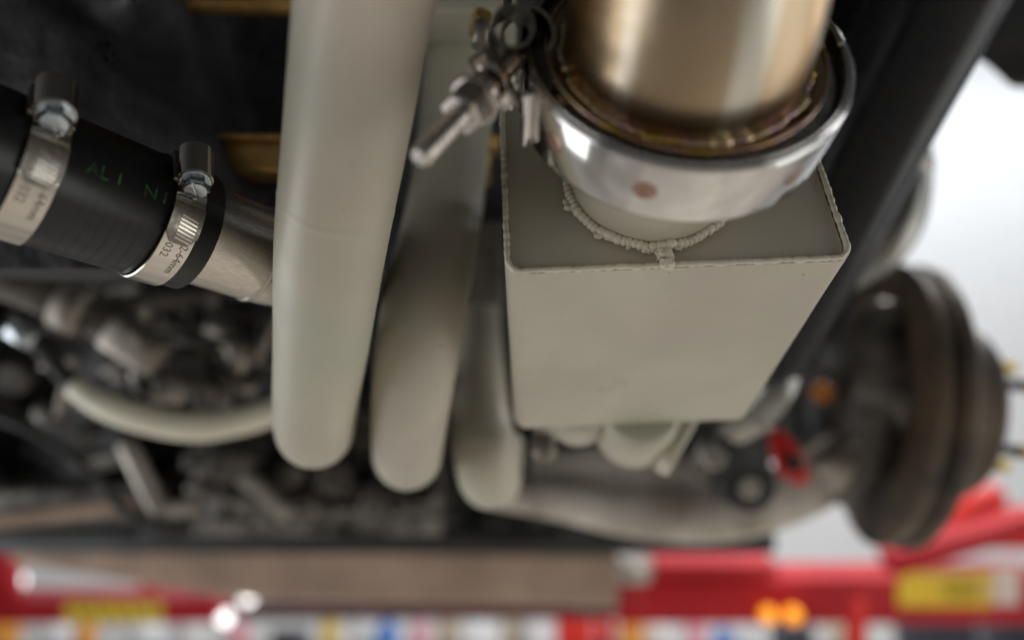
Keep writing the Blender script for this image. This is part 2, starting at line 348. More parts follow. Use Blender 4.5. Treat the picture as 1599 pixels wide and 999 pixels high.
# inlet tubes and ears on the far side
for (x, y, r, dd) in ((902, 640, 0.0195, 0.026), (994, 655, 0.0235, 0.040)):
    q = P(x, y, 0.418); q = q+ED*((A+ED*BL-q).dot(ED))
    MB().lathe(q, ED, [(-0.0015, r-0.003), (0.0015, r), (dd-0.002, r), (dd, r-0.002)], 40, True, True).build('inlet_tube', COAT, root)
q0 = P(1056, 692, 0.418); dq = (P(1072, 665, 0.418)-P(1040, 722, 0.418)).normalized()
MB().box(q0, dq, dq.cross(ED), ED, 0.034, 0.0095, 0.022, 0.002).build('mounting_ear', COAT, root)

# ------------------------------------------------------------------ V-band clamp and downpipe
VR = 0.0540; VT = 0.0405
VC = OC+NN*VT
root = thing('v_band_clamp', 'polished steel band clamp with threaded bolt round the pipe joint', 'clamp', VC)
g0 = R(168)
prof = [(-0.001, VR-0.004), (0.0, VR-0.0012), (0.0006, VR-0.0002), (0.0016, VR), (0.0225, VR), (0.0236, VR-0.0004), (0.024, VR-0.0014), (0.0232, VR-0.0024), (0.0225, VR-0.0022), (0.0018, VR-0.0018)]
m = MB().lathe(VC, NN, prof, 128, u=SU, a0=g0-2*math.pi+R(7), a1=g0-R(7)); band = m.build('band', CHROME, root, 50)
for fx in (-0.82, -0.335, 0.53):
    a = -math.acos(fx); d = SU*math.cos(a)+NN.cross(SU)*math.sin(a)
    if (SU*math.cos(a)+NN.cross(SU)*math.sin(a)).dot(SV) > 0: d = SU*math.cos(a)-NN.cross(SU)*math.sin(a)
    MB().lathe(VC+NN*0.0125+d*(VR-0.0001), d, [(0.0, 0.0038), (0.00015, 0.0034), (0.0002, 0.002)], 24, False, True).build('spot_weld', SPOT, band)
# inner v-segment (the pressed trough that grips the flanges)
prof = [(0.0028, VR-0.0022), (0.0208, VR-0.0022), (0.0214, VR-0.0050), (0.0222, VR-0.0085), (0.0214, VR-0.0088), (0.0200, VR-0.0062), (0.0185, VR-0.0034)]
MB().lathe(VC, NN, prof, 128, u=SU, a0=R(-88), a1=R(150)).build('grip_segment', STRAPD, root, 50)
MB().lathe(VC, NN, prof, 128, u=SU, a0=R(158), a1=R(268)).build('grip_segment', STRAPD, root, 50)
for rr_, tt_, mt_ in ((VR-0.0028, 0.0236, CHROME), (VR-0.0085, 0.0226, BTINT)):
    MB().tube([VC+NN*tt_+(SU*math.cos(a)+SV*math.sin(a))*rr_ for a in (2*math.pi*k/128 for k in range(129))], [0.0008]*129, 10, sub=1).build('polished_lip', mt_, root)
# T-bolt
t0, t1, t2 = P(655, 248, 0.198), P(742, 165, 0.2115), P(800, 96, 0.226)
bx = (t0-t1).normalized(); bu, bw = orth(bx)
rod = []
Lr = (t0-t2).length
tp = []; nstep = 150
for i in range(nstep+1):
    d = Lr*i/nstep; rr = 0.00345+0.00022*math.cos(2*math.pi*d/0.00125)
    if d < 0.0012: rr = 0.0026+0.0008*d/0.0012
    tp.append((d, rr))
MB().lathe(t0, (t2-t0), tp, 24, True, True).build('threaded_bolt', BOLT, root)
def hexprism(c, ax, r, h, name, mt, par, u=None, chamfer=0.12):
    ax = ax.normalized(); u0, w0 = orth(ax)
    m = MB()
    def hx(rr, t): return [c+ax*t+(u0*math.cos(a)+w0*math.sin(a))*rr for a in (math.pi/3*k+(u or 0) for k in range(6))]
    m.rings([hx(r*(1-chamfer), 0), hx(r, h*0.14), hx(r, h*0.86), hx(r*(1-chamfer), h)], True, True, True, False)
    return m.build(name, mt, par)
ax = (t2-t0).normalized()
nb = t0+ax*((t1-t0).length*0.78)
hexprism(nb, ax, 0.0074, 0.0075, 'nut', BOLT, root, 0.3)
MB().lathe(nb+ax*0.0076, ax, [(0, 0.0078), (0.0012, 0.0082), (0.0016, 0.006)], 32, True, True).build('washer', BOLT, root)
MB().lathe(nb+ax*0.0098, ax, [(0, 0.0052), (0.008, 0.0058), (0.0085, 0.004)], 32, True, True).build('spacer', BOLT, root)
tv = (t2-VC).normalized()
MB().lathe(nb+ax*0.021-bw*0.009, bw, [(0, 0.0044), (0.018, 0.0044)], 24, True, True).build('trunnion', BOLT, root)
for (cx, cy, cz, rr, hh) in ((797, 52, 0.226, 0.0068, 0.020), (822, 60, 0.236, 0.0088, 0.014)):
    c = P(cx, cy, cz); axx = (-c+Vector((0.02, 0.05, 0))).normalized()
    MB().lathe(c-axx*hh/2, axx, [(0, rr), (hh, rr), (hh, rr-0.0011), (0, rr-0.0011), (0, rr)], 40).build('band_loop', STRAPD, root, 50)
a = g0-R(8); 
for aa, nm in ((g0-R(9), 'band_end'), (g0+R(9), 'band_end')):
    d = SU*math.cos(aa)+NN.cross(SU)*math.sin(aa); tg = NN.cross(d)
    MB().box(VC+NN*0.012+d*(VR+0.0015), NN, d, tg, 0.0225, 0.004, 0.0035, 0.001).build(nm, CHROME, root)
# flange and pipe
root = thing('downpipe', 'bronze heat tinted stainless pipe rising from the polished band clamp', 'exhaust pipe', VC+NN*0.02)
PR = 0.0392
FT = 0.0185
prof = [(FT-0.006, PR), (FT-0.006, VR-0.0058), (FT-0.001, VR-0.0056), (FT+0.0012, VR-0.0066), (FT+0.0018, VR-0.0082), (FT+0.0006, VR-0.0096), (FT+0.0006, PR+0.0016), (FT+0.001, PR)]
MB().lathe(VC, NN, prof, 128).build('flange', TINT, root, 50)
pc = VC+NN*FT
pp = [pc-NN*0.004, pc+NN*0.004, pc+NN*0.012+Y*0.001, pc+NN*0.019+Y*0.006, pc+NN*0.0245+Y*0.015, pc+NN*0.028+Y*0.028-X*0.003, pc+NN*0.032+Y*0.05-X*0.007, pc+NN*0.038+Y*0.10-X*0.016, pc+NN*0.042+Y*0.15-X*0.026]
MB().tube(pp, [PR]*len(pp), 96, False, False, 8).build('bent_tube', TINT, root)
ring = [pc+NN*0.0018+(SU*math.cos(a)+SV*math.sin(a))*(PR+0.0010) for a in (2*math.pi*k/160 for k in range(161))]
bead('pipe_weld_bead', BTINT, root, ring, 0.0021, 0.0032, 0.25, 5)

# ------------------------------------------------------------------ coated header pipes
root = thing('exhaust_header', 'pale grey coated header tubes hanging side by side left of the box', 'exhaust header', P(640, 700, 0.42))
HR = 0.0212
def header(pts, r, welds):
    pts2, _ = spline(pts, [r]*len(pts), 8)
    tb = MB().tube(pts, [r]*len(pts), 48, False, False, 8).build('header_tube', COAT, root)
    for w in welds:
        i = int(w*(len(pts2)-1)); t = (pts2[i+1]-pts2[i-1]).normalized()
        MB().lathe(pts2[i], t, [(-0.0022, r-0.0001), (-0.0011, r+0.00012), (0, r+0.00016), (0.0011, r+0.00012), (0.0022, r-0.0001)], 48).build('weld_seam', COAT, tb)
    return tb
EDm = ED
p1 = [P(592, -190, 0.180), P(570, 0, 0.214), P(544, 190, 0.240), P(517, 385, 0.273), P(502, 540, 0.322), P(491, 645, 0.372), P(492, 672, 0.400), P(499, 662, 0.430), P(505, 625, 0.452), P(510, 560, 0.470)]
header(p1, HR, [0.305])
p2 = [P(722, 20, 0.425), P(717, 110, 0.415), P(709, 210, 0.408), P(697, 310, 0.395), P(680, 400, 0.372), P(662, 485, 0.352), P(649, 565, 0.355), P(640, 645, 0.388), P(636, 698, 0.424), P(637, 712, 0.448), P(641, 703, 0.476), P(648, 672, 0.50), P(652, 600, 0.515)]
header(p2, HR, [0.56])
p3 = [P(745, 400, 0.70), P(744, 480, 0.63), P(744, 550, 0.56), P(747, 625, 0.505), P(756, 695, 0.474), P(762, 738, 0.485), P(768, 748, 0.510), P(772, 735, 0.545), P(776, 690, 0.565)]
header(p3, HR, [0.5])
q = P(722, 44, 0.385)
MB().box(q, X, Y*0.9+Z*0.3, Z, 0.058, 0.010, 0.06, 0.002).build('header_flange', COAT, root)

# ------------------------------------------------------------------ intake hose, clamps, pipe
S = 0.93
h0 = P(130, 300, 0.279*S); h1 = P(373, 387, 0.328*S); HX = (h1-h0).normalized()
HOD = 0.0247; IPR = 0.0211
def hp(t): return h0+HX*t
def at_axis(px):           # axis parameter whose picture lies at column px
    t = 0
    for _ in range(30):
        q = hp(t); x = q.x/q.z*F+CX; t += (px-x)*q.z/F/max(0.3, HX.x)
    return t
NE = (-hp(0)).normalized(); NE = (NE-HX*NE.dot(HX)).normalized()       # radial direction facing the viewer
UE = HX.cross(NE).normalized()
if UE.y < 0: UE = -UE
def cyl(t, ang, r):        # ang: 0 faces the viewer, + turns upwards
    return hp(t)+(NE*math.cos(ang)+UE*math.sin(ang))*r
tL, tR = -0.11, at_axis(303)
root = thing('silicone_hose', 'black silicone hose coupler with faint green lettering', 'hose', hp(0))
m = MB(); m.lathe(h0, HX, [(tL, HOD-0.004), (tL, HOD), (tR-0.0006, HOD), (tR, HOD-0.0006), (tR, IPR)] , 96); m.build('sleeve', SIL, root, 50)
for i in range(9):
    t = at_axis(105+i*18)
    MB().lathe(h0, HX, [(t-0.00015, HOD-0.0002), (t, HOD+0.00007), (t+0.00015, HOD-0.0002)], 96).build('wrap_line', SIL, root)
for body, px, an in (('AL', 93, 15), ('I', 140, 15), ('N I', 180, 14)):
    t = at_axis(px)
    text_mb(body, 0.0066, lambda x, y, z, t=t, an=an: cyl(t+x, R(an)+y/HOD, HOD+0.00012+z), 0.0).build('printed_letter', GREEN, root)
root = thing('intake_pipe', 'brushed alloy pipe running from the black hose behind the header', 'pipe', h1)
bend = hp(at_axis(425))
pts = [hp(tR-0.02), hp(at_axis(330)), hp(at_axis(395)), hp(at_axis(430))+Y*0.0006, hp(at_axis(500))+Y*0.004, hp(at_axis(560))+Y*0.012]
MB().tube(pts, [IPR]*6, 64, False, False, 6).build('pipe', PIPE, root)
MB().lathe(hp(at_axis(400)), HX, [(-0.0014, IPR-0.0001), (-0.0005, IPR+0.0007), (0.0005, IPR+0.0007), (0.0014, IPR-0.0001)], 64).build('weld_seam', PIPE, root)

def hose_clamp(pxc, label, scr_ang, marks):
    tc = at_axis(pxc); w = 0.0120; r = HOD+0.0004; th = 0.0007
    root = thing('hose_clamp', label, 'hose clamp', hp(tc), 'worm drive clamps on the black hose')
    prof = [(tc-w/2, r), (tc-w/2+0.0003, r+th), (tc+w/2-0.0003, r+th), (tc+w/2, r), (tc-w/2, r)]
    band = MB().lathe(h0, HX, prof, 128).build('band', STRAP, root, 40)
    # strap tail with cropped tip lying over the band: angles from under the screw down to the tip
    aT, aB = R(scr_ang), R(scr_ang-34); n = 16; rr = r+th+0.0002
    def row(a, f, e): return [cyl(tc-w/2*f, a, e), cyl(tc+w/2*f, a, e)]
    m = MB(); rings = []
    for k in range(n+1):
        a = aT+(aB-aT)*k/n; f = 0.98
        if k >= n-4: f = 0.98*(1-0.45*((k-(n-4))/4))
        rings.append([cyl(tc-w/2*f, a, rr), cyl(tc-w/2*f, a, rr+0.0007), cyl(tc+w/2*f, a, rr+0.0007), cyl(tc+w/2*f, a, rr)])
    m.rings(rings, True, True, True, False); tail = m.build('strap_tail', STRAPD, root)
    for k in range(7):          # pressed worm slots, slanted, standing as raised lips
        a = R(scr_ang-11-k*3.1); mm = MB(); L = w*0.27
        q = [cyl(tc-L+0.0008, a+R(1.2), rr+0.0007), cyl(tc+L+0.0008, a-R(1.2), rr+0.0007), cyl(tc+L+0.0008, a-R(2.4), rr+0.0007), cyl(tc-L+0.0008, a, rr+0.0007)]
        qq = [p+(p-hp((p-h0).dot(HX))).normalized()*0.00045 for p in q]
        mm.rings([q, qq], True, False, True, False); mm.build('slot_lip', STRAP, tail)
    # worm housing: arched tube along the tangent, with collar and slotted hex screw
    ca = R(scr_ang+8); rad = (NE*math.cos(ca)+UE*math.sin(ca)); tan = (NE*math.sin(ca)-UE*math.cos(ca))
    tan = (tan*0.97+rad*0.22).normalized(); rad = (rad-tan*rad.dot(tan)).normalized()
    hc = hp(tc)+rad*(HOD+0.0050)-HX*0.0012
    hr = 0.0062
    m = MB(); sec = []
    for k in range(25): a = R(-30+240*k/24); sec.append((math.cos(a)*hr, math.sin(a)*hr))
    def hs(t): return [hc+HX*x+rad*y+tan*t for x, y in sec]
    def hs2(t): return [hc+HX*x*0.87+rad*y*0.87+tan*t for x, y in sec]
    m.rings([hs2(-0.0125), hs(-0.0125), hs(0.0015), hs2(0.0015)], False); m.rings([hs2(0.0015), hs2(-0.0125)], False)
    m.build('worm_housing', STRAP, root, 40)
    MB().box(hc-rad*0.0042-tan*0.0055, HX, rad, tan, w*1.12, 0.0026, 0.0145, 0.0006).build('saddle', STRAPD, root)
    for s in (-1, 1):
        MB().box(hc+HX*s*0.0062-rad*0.003+tan*0.0008, HX, rad, tan, 0.0020, 0.0026, 0.0036, 0.0005).build('housing_lug', STRAPD, root)
    MB().lathe(hc-tan*0.0118, tan, [(0, 0.0044), (0.0124, 0.0044)], 24, True, True).build('worm_screw', STRAPD, root)
    MB().lathe(hc+tan*0.0014, tan, [(0, 0.0056), (0.0008, 0.0058), (0.0011, 0.0054)], 32, True, True).build('collar', ZINC, root)
    # hex head with screwdriver slot
    hb = MB(); u0, w0 = HX, rad; rh = 0.0050; tw = 0.35
    def hx(rr2, t): return [hc+tan*t+(u0*math.cos(a)+w0*math.sin(a))*rr2 for a in (math.pi/3*k+tw for k in range(6))]
    hb.rings([hx(rh, 0.0024), hx(rh, 0.0052), hx(rh*0.84, 0.0062)], True, True, True, False)
    head = hb.build('screw_head', ZINC, root)
    sd = (u0*math.cos(R(-48))+w0*math.sin(R(-48))); sn = tan.cross(sd)
    for s in (-1, 1):           # the two raised halves either side of the slot
        poly = []
        for k in range(17):
            a = math.pi*k/16; poly.append(hc+tan*0.0061+sn*s*(0.00045+math.sin(a)*(rh*0.78-0.0004))+sd*math.cos(a)*rh*0.78)
        MB().prism(poly, tan*0.0007).build('slotted_face', ZINC, head)
    for body, dx, a0, sz in marks:
        text_mb(body, sz, lambda x, y, z: cyl(tc+dx+y, R(a0)-x/(r+th), r+th+0.00008), 0.0).build('etched_marking', ETCH, band)
hose_clamp(34, 'hose clamp at the left edge, slotted screw facing out', 27, (('032', -0.0038, -9, 0.0042), ('-64mm', 0.0016, -8, 0.0042)))
hose_clamp(249, 'hose clamp at the right end of the black hose, beside bare pipe', 20, (('032', -0.0038, -15, 0.0042), ('2-64mm', 0.0016, -14, 0.0042)))

# ------------------------------------------------------------------ dark castings at upper left
def hfield(name, mt, x0, x1, y0, y1, z0, nx, ny, fn, back, parent=None):
    m = MB(); g = []
    for j in range(ny+1):
        row = []
        for i in range(nx+1):
            u, v = i/nx, j/ny; x, y = x0+(x1-x0)*u, y0+(y1-y0)*v
            row.append(P(x, y, 1.0)*(z0+fn(x, y)))
        g.append(row)
    vs = [m.verts(r) for r in g]
    for j in range(ny):
        for i in range(nx): m.face([vs[j][i], vs[j][i+1], vs[j+1][i+1], vs[j+1][i]])
    rim = [vs[0][i] for i in range(nx+1)]+[vs[j][nx] for j in range(1, ny+1)]+[vs[ny][i] for i in range(nx-1, -1, -1)]+[vs[j][0] for j in range(ny-1, 0, -1)]
    bk = m.verts([v.co+Z*back for v in rim])
    for i in range(len(rim)): m.face([rim[i], rim[(i+1) % len(rim)], bk[(i+1) % len(rim)], bk[i]], smooth=False)
    m.face(bk, smooth=False)
    return m.build(name, mt, parent)
def fz(x, y, s, sd): return noise.fractal(Vector((x/s, y/s, sd)), 1.0, 2.0, 4)
root = thing('gearbox_casing', 'dark pitted cast casing with raised numerals above the hose', 'gearbox', P(200, 120, 0.36))
def f1(x, y):
    d = 0.007*fz(x, y, 260, 1.2)
    e = (x-60)*0.62-(y-10)*0.78                    # step running down to the right
    d += 0.012/(1+math.exp(-(e-20)/8.0))
    d += -0.020*math.exp(-(((x-205)/48)**2+((y+5)/55)**2)*1.2)
    d += 0.06/(1+math.exp(-(x-330-(y-100)*0.25)/14.0))*(1 if y < 400 else 1)
    d += 0.0003*fz(x, y, 11, 4.0)
    return d
hfield('casting', CAST, -160, 480, -160, 420, 0.335, 150, 130, f1, 0.1, root)
n1 = P(146, 70, 0.325); rd = (P(190, 150, 0.325)-n1).normalized(); ru = (Vector((-rd.y, rd.x, 0))).normalized()
if ru.x < 0: ru = -ru
def onz(x, y, z):
    q = n1+rd*x+ru*y; px, py = q.x/q.z*F+CX, -q.y/q.z*F+CY
    return P(px, py, 1.0)*(0.335+f1(px, py)+0.0003-z)
text_mb('981', 0.0115, onz, 0.0026).build('cast_numeral', CASTN, root)
tube_obj('zinc_rod', GOLD, None, [P(205, -2, 0.37), P(330, 4, 0.37), P(480, 6, 0.37)], 0.0062, seg=6)
tag(bpy.data.objects['zinc_rod'], 'yellow plated rod across the top behind the header tube', 'rod')
root = thing('zinc_bracket', 'yellow plated block bracket just left of the header tube', 'bracket', P(400, 250, 0.36))
MB().box(P(412, 250, 0.375), X, Y, Z, 0.034, 0.0185, 0.03, 0.0025).build('block', GOLD, root)
MB().box(P(412, 226, 0.372), X, Y, Z, 0.036, 0.0030, 0.036, 0.0008).build('top_lip', GOLD, root)
tag(tube_obj('steel_stud', ALLOY, None, [P(92, 120, 0.295), P(98, 170, 0.30)], 0.0035, seg=12), 'short dark stud above the leftmost hose clamp', 'stud')
# small fittings behind the T-bolt
root = thing('brass_fitting', 'small yellow brass fitting with grey cap behind the clamp bolt', 'fitting', P(745, 40, 0.33))
hexprism(P(738, 34, 0.33), Vector((1, -0.2, 0.4)), 0.007, 0.008, 'hex_body', GOLD, root)
MB().lathe(P(752, 55, 0.325), Vector((0.1, 1, 0.2)), [(-0.006, 0.0042), (0.006, 0.0042), (0.0065, 0.003)], 20, True, True).build('cap', ALLOY, root)
root = thing('zinc_stud', 'yellow plated stud with nut between header tube and box', 'stud', P(758, 230, 0.40))
MB().lathe(P(756, 290, 0.41), Vector((0, 1, 0)), [(0, 0.004), (0.05, 0.004)], 16, True, True).build('shank', GOLD, root)
hexprism(P(758, 240, 0.41), Vector((0, 1, 0.1)), 0.009, 0.010, 'nut', GOLD, root)
tag(MB().box(P(752, 412, 0.50), X, Y, Z, 0.030, 0.060, 0.02, 0.003).build('steel_spacer', CAST2), 'grey steel spacer block deep between header tube and box', 'spacer')
tag(tube_obj('wire_pair', BLACKR, None, [P(792, -60, 0.26), P(793, 10, 0.262), P(797, 34, 0.262)], 0.0016, seg=8), 'thin dark wire running up above the band clamp loop', 'wire')

# ------------------------------------------------------------------ black frame tube and neighbours, upper right
root = thing('frame_tube', 'thick satin black frame tube running diagonally past the box', 'frame tube', P(1380, 200, 0.42))
MB().tube([P(1520, -130, 0.365), P(1455, 10, 0.40), P(1366, 190, 0.445), P(1276, 380, 0.50), P(1190, 560, 0.57)], [0.036]*5, 64, True, True, 6).build('tube', BLACKP, root)
root = thing('black_bracket', 'black pressed bracket in the gap between clamp and frame tube', 'bracket', P(1370, 40, 0.46))
MB().prism([P(1280, -60, 0.47), P(1560, -60, 0.47), P(1480, 60, 0.47), P(1420, 180, 0.47), P(1310, 240, 0.47)], Z*0.06, 0.004).build('plate', BLACKP, root)
MB().tube([P(1310, 90, 0.46), P(1370, 50, 0.455), P(1425, 10, 0.45), P(1470, -50, 0.45)], [0.012]*4, 20).build('rolled_edge', BLACKP, root)
tag(MB().prism([P(1540, -80, 0.60), P(1760, -80, 0.60), P(1760, 120, 0.60), P(1640, 110, 0.60), P(1600, 72, 0.60), P(1562, 52, 0.60)], Z*0.05, 0.006).build('wheel_arch_edge', UNDER), 'black wheel arch edge in the top right corner', 'wheel arch')
root = thing('polished_pipe', 'shiny curved metal pipe behind the black frame tube', 'pipe', P(1390, 330, 0.60))
MB().tube([P(1392, 150, 0.60), P(1402, 230, 0.60), P(1403, 300, 0.60), P(1380, 365, 0.605), P(1325, 415, 0.62), P(1240, 440, 0.64)], [0.0255]*6, 40, True, True, 8).build('bent_tube', DULL, root)
MB().lathe(P(1402, 262, 0.60), Vector((0.06, -1, 0)), [(-0.006, 0.0258), (-0.005, 0.0275), (0.005, 0.0275), (0.006, 0.0258)], 40).build('collar', STRAPD, root)

# ------------------------------------------------------------------ hub, disc, arm
HZ = 0.78; hubc = P(1376, 628, HZ)
HA = (X*0.95+Y*(-0.10)+Z*(-0.14)).normalized()        # axle direction, out to the right
root = thing('brake_disc', 'dark rusty brake disc and hub with wheel studs at right', 'brake disc', hubc)
MB().lathe(hubc, HA, [(-0.006, 0.088), (-0.006, 0.150), (-0.004, 0.1535), (0.004, 0.1535), (0.006, 0.151), (0.006, 0.148), (0.017, 0.148), (0.017, 0.1535), (0.027, 0.1535), (0.030, 0.150), (0.030, 0.088)], 96).build('disc_rotor', RUST, root, 40)
MB().lathe(hubc, HA, [(0.028, 0.095), (0.032, 0.092), (0.082, 0.090), (0.088, 0.084), (0.088, 0.03)], 64).build('hat', RUST, root, 40)
MB().lathe(hubc, HA, [(-0.007, 0.098), (-0.006, 0.088), (0.02, 0.085), (0.03, 0.06), (0.05, 0.02)], 64, False, True).build('hub_bore', RUST, root, 40)
hu, hw = orth(HA)
for k in range(5):
    a = R(40+72*k); c = hubc+HA*0.088+(hu*math.cos(a)+hw*math.sin(a))*0.057
    st = MB().lathe(c, HA, [(-0.004, 0.006), (0.050, 0.006), (0.052, 0.005)], 16, True, True).build('wheel_stud', CAST, root)
    MB().lathe(c+HA*0.030, HA, [(0, 0.0072), (0.022, 0.0072), (0.025, 0.005)], 16, True, True).build('yellow_tip', YELLOW, st)
root = thing('steering_knuckle', 'grey cast knuckle inside the brake disc', 'knuckle', P(1350, 640, 0.76))
MB().tube([P(1385, 480, 0.75), P(1375, 560, 0.735), P(1362, 640, 0.73), P(1340, 720, 0.735), P(1300, 770, 0.75)], [0.022, 0.032, 0.034, 0.028, 0.020], 24).build('upright', CAST2, root)
MB().lathe(P(1360, 610, 0.74), HA, [(-0.03, 0.03), (-0.025, 0.042), (0.03, 0.05)], 40, True).build('bearing_boss', CAST2, root)
MB().lump(P(1318, 715, 0.72), X+Y*0.8, Y-X*0.8, Z, 0.06, 0.035, 0.03, 0.004, 60, 3).build('ball_joint', ALLOY, root)
root = thing('lower_control_arm', 'pale cast alloy control arm reaching from the middle to the hub', 'control arm', P(1050, 790, 0.78))
MB().tube([P(770, 770, 0.80), P(870, 780, 0.79), P(980, 800, 0.78), P(1090, 806, 0.78), P(1180, 790, 0.775), P(1260, 756, 0.765), P(1345, 700, 0.755)], [0.016, 0.022, 0.026, 0.029, 0.031, 0.032, 0.030], 24).build('main_arm', ARM, root)
MB().tube([P(830, 745, 0.84), P(940, 730, 0.84), P(1060, 742, 0.83), P(1160, 755, 0.81)], [0.024, 0.030, 0.030, 0.022], 20).build('web', ARM, root)
root = thing('red_bushing_mount', 'small red painted bracket beside the control arm', 'bracket', P(1235, 715, 0.70))
MB().prism([P(1205, 685, 0.69), P(1225, 672, 0.69), P(1250, 700, 0.69), P(1268, 740, 0.69), P(1258, 762, 0.69), P(1225, 745, 0.69)], Z*0.02, 0.003).build('plate', REDB, root)
MB().lathe(P(1238, 722, 0.685), Z*-1, [(0, 0.008), (0.006, 0.008), (0.007, 0.006)], 20, True, True).build('bolt', CAST, root)
root = thing('damper_mount', 'black rubber mount with silver bolts below the box', 'mount', P(1160, 740, 0.66))
MB().lump(P(1145, 700, 0.66), X, Y, Z, 0.055, 0.06, 0.05, 0.006, 40, 6).build('rubber_block', BLACKR, root)
MB().lathe(P(1165, 752, 0.655), Vector((0.1, 0.1, -1)), [(-0.03, 0.026), (0.008, 0.026), (0.01, 0.023)], 32, True, True).build('cup', BLACKR, root)
hexprism(P(1167, 760, 0.64), Vector((0.1, 0.1, -1)), 0.011, 0.008, 'bolt', ALLOY, root)
hexprism(P(1112, 715, 0.62), Vector((0, 0.3, -1)), 0.011, 0.010, 'bolt', ALLOY, root)
MB().lathe(P(1105, 690, 0.64), Vector((0.2, 1, 0)), [(-0.03, 0.010), (0.02, 0.010)], 20, True, True).build('sleeve', CAST2, root)
root = thing('collector_bolt', 'silver hex bolt hanging under the box, near its left corner', 'bolt', P(850, 700, 0.45))
MB().lathe(P(846, 668, 0.45), Vector((0.06, -1, 0)), [(-0.01, 0.0045), (0.012, 0.0045)], 16, True, True).build('shank', BOLT, root)
MB().lathe(P(849, 700, 0.44), Vector((0.06, -1, -0.1)), [(-0.009, 0.0075), (0.002, 0.0085), (0.006, 0.0075), (0.008, 0.004)], 20, True, True).build('head', ALLOY, root)
root = thing('polished_elbow', 'shiny bent tube end peeking out right of the box', 'pipe', P(1195, 620, 0.55))
MB().tube([P(1150, 660, 0.60), P(1180, 632, 0.57), P(1205, 600, 0.555), P(1215, 560, 0.56), P(1205, 520, 0.58)], [0.020]*5, 32).build('elbow', DULL, root)
MB().lathe(P(1176, 640, 0.573), Vector((1, 1, -0.3)), [(-0.004, 0.022), (0.004, 0.022)], 32).build('lip', DULL, root)
tag(MB().lathe(P(1284, 612, 0.72), Vector((-0.4, 0.2, -1)), [(-0.02, 0.009), (0.0, 0.011), (0.004, 0.008)], 16, True, True).build('orange_plug', mat('orange_plastic', (0.55, 0.18, 0.02), 0.45)), 'tiny orange plug in the dark behind the brake disc', 'plug')

# ------------------------------------------------------------------ engine underside in the distance
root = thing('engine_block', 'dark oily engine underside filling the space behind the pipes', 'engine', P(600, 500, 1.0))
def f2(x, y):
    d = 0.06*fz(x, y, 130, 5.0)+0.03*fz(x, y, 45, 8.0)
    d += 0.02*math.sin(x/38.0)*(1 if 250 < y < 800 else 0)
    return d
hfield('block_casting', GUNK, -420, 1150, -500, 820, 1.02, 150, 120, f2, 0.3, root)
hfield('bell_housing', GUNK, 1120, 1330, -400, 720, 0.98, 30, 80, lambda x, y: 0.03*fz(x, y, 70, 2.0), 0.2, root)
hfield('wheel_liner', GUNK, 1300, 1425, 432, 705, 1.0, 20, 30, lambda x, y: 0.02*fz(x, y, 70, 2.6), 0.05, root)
root = thing('oil_sump', 'lumpy grey green sump casting below the header tubes', 'oil sump', P(520, 780, 0.85))
def f3(x, y):
    e = ((x-500)/230)**2+((y-720)/120)**2
    r1 = abs(((x+0.35*y) % 46)/46-0.5)*2; r2 = abs(((y-0.1*x) % 38)/38-0.5)*2
    return -0.022*max(0, 1-r1*3.2)-0.018*max(0, 1-r2*3.2)+0.015*fz(x, y, 60, 3.0)+0.10*max(0, e-0.5)
hfield('sump_casting', CAST2, 300, 690, 640, 835, 0.82, 130, 80, f3, 0.12, root)
for (x, y, r_) in ((395, 700, 0.012), (452, 742, 0.010), (520, 750, 0.013), (585, 790, 0.011), (650, 800, 0.010), (470, 800, 0.012), (420, 815, 0.009)):
    MB().lathe(P(x, y, 0.80), Vector((0.1, -0.3, -1)), [(-0.03, r_*1.7), (0.002, r_*1.6), (0.004, r_*1.3)], 20, True, True).build('boss', CAST2, root)
    hexprism(P(x, y, 0.796), Vector((0.1, -0.3, -1)), r_*0.7, 0.006, 'bolt_head', CAST2, root)
# rods, plates and brackets at left
def rod(name, label, cat, pts, r, mt, seg=20, group=None):
    o = tube_obj(name, mt, None, pts, r, seg=seg); tag(o, label, cat, group); return o
root = thing('track_rod', 'worn grey rod slanting down from the left edge under the hose', 'rod', P(110, 490, 0.58))
MB().tube([P(-60, 405, 0.56), P(40, 440, 0.575), P(130, 480, 0.59), P(200, 525, 0.60), P(235, 580, 0.61)], [0.021, 0.021, 0.020, 0.018, 0.013], 24).build('bar', CAST2, root)
MB().lathe(P(120, 480, 0.585), Vector((0.9, -0.4, 0.15)), [(-0.012, 0.0225), (0.012, 0.0225)], 32, True, True).build('lock_ring', ALLOY, root)
MB().box(P(212, 538, 0.59), X-Y*0.6, Y+X*0.6, Z, 0.052, 0.030, 0.026, 0.005).build('joint_housing', ALLOY, root)
hexprism(P(205, 530, 0.572), Vector((0.1, -0.2, -1)), 0.009, 0.007, 'joint_nut', ALLOY, root)
root = thing('alloy_bracket', 'beige grey cast bracket above the cream hose', 'bracket', P(240, 595, 0.60))
MB().prism([P(196, 572, 0.60), P(226, 560, 0.60), P(262, 575, 0.60), P(290, 604, 0.60), P(282, 634, 0.60), P(240, 628, 0.60), P(205, 612, 0.60)], Z*0.022, 0.003).build('body', ALLOY, root)
MB().lathe(P(236, 596, 0.598), Vector((0, -0.2, -1)), [(-0.01, 0.013), (0.006, 0.013), (0.008, 0.010), (0.008, 0.006), (-0.004, 0.006)], 28).build('eye', CAST2, root)
MB().box(P(214, 520, 0.61), X*0.3+Y, X-Y*0.3, Z, 0.050, 0.011, 0.018, 0.003).build('post', ALLOY, root)
MB().tube([P(262, 590, 0.60), P(300, 604, 0.605), P(318, 640, 0.61)], [0.008, 0.007, 0.006], 16).build('arm', CAST2, root)
root = thing('ribbed_cover', 'dull grey ribbed cover plate below the alloy pipe', 'cover', P(300, 520, 0.70))
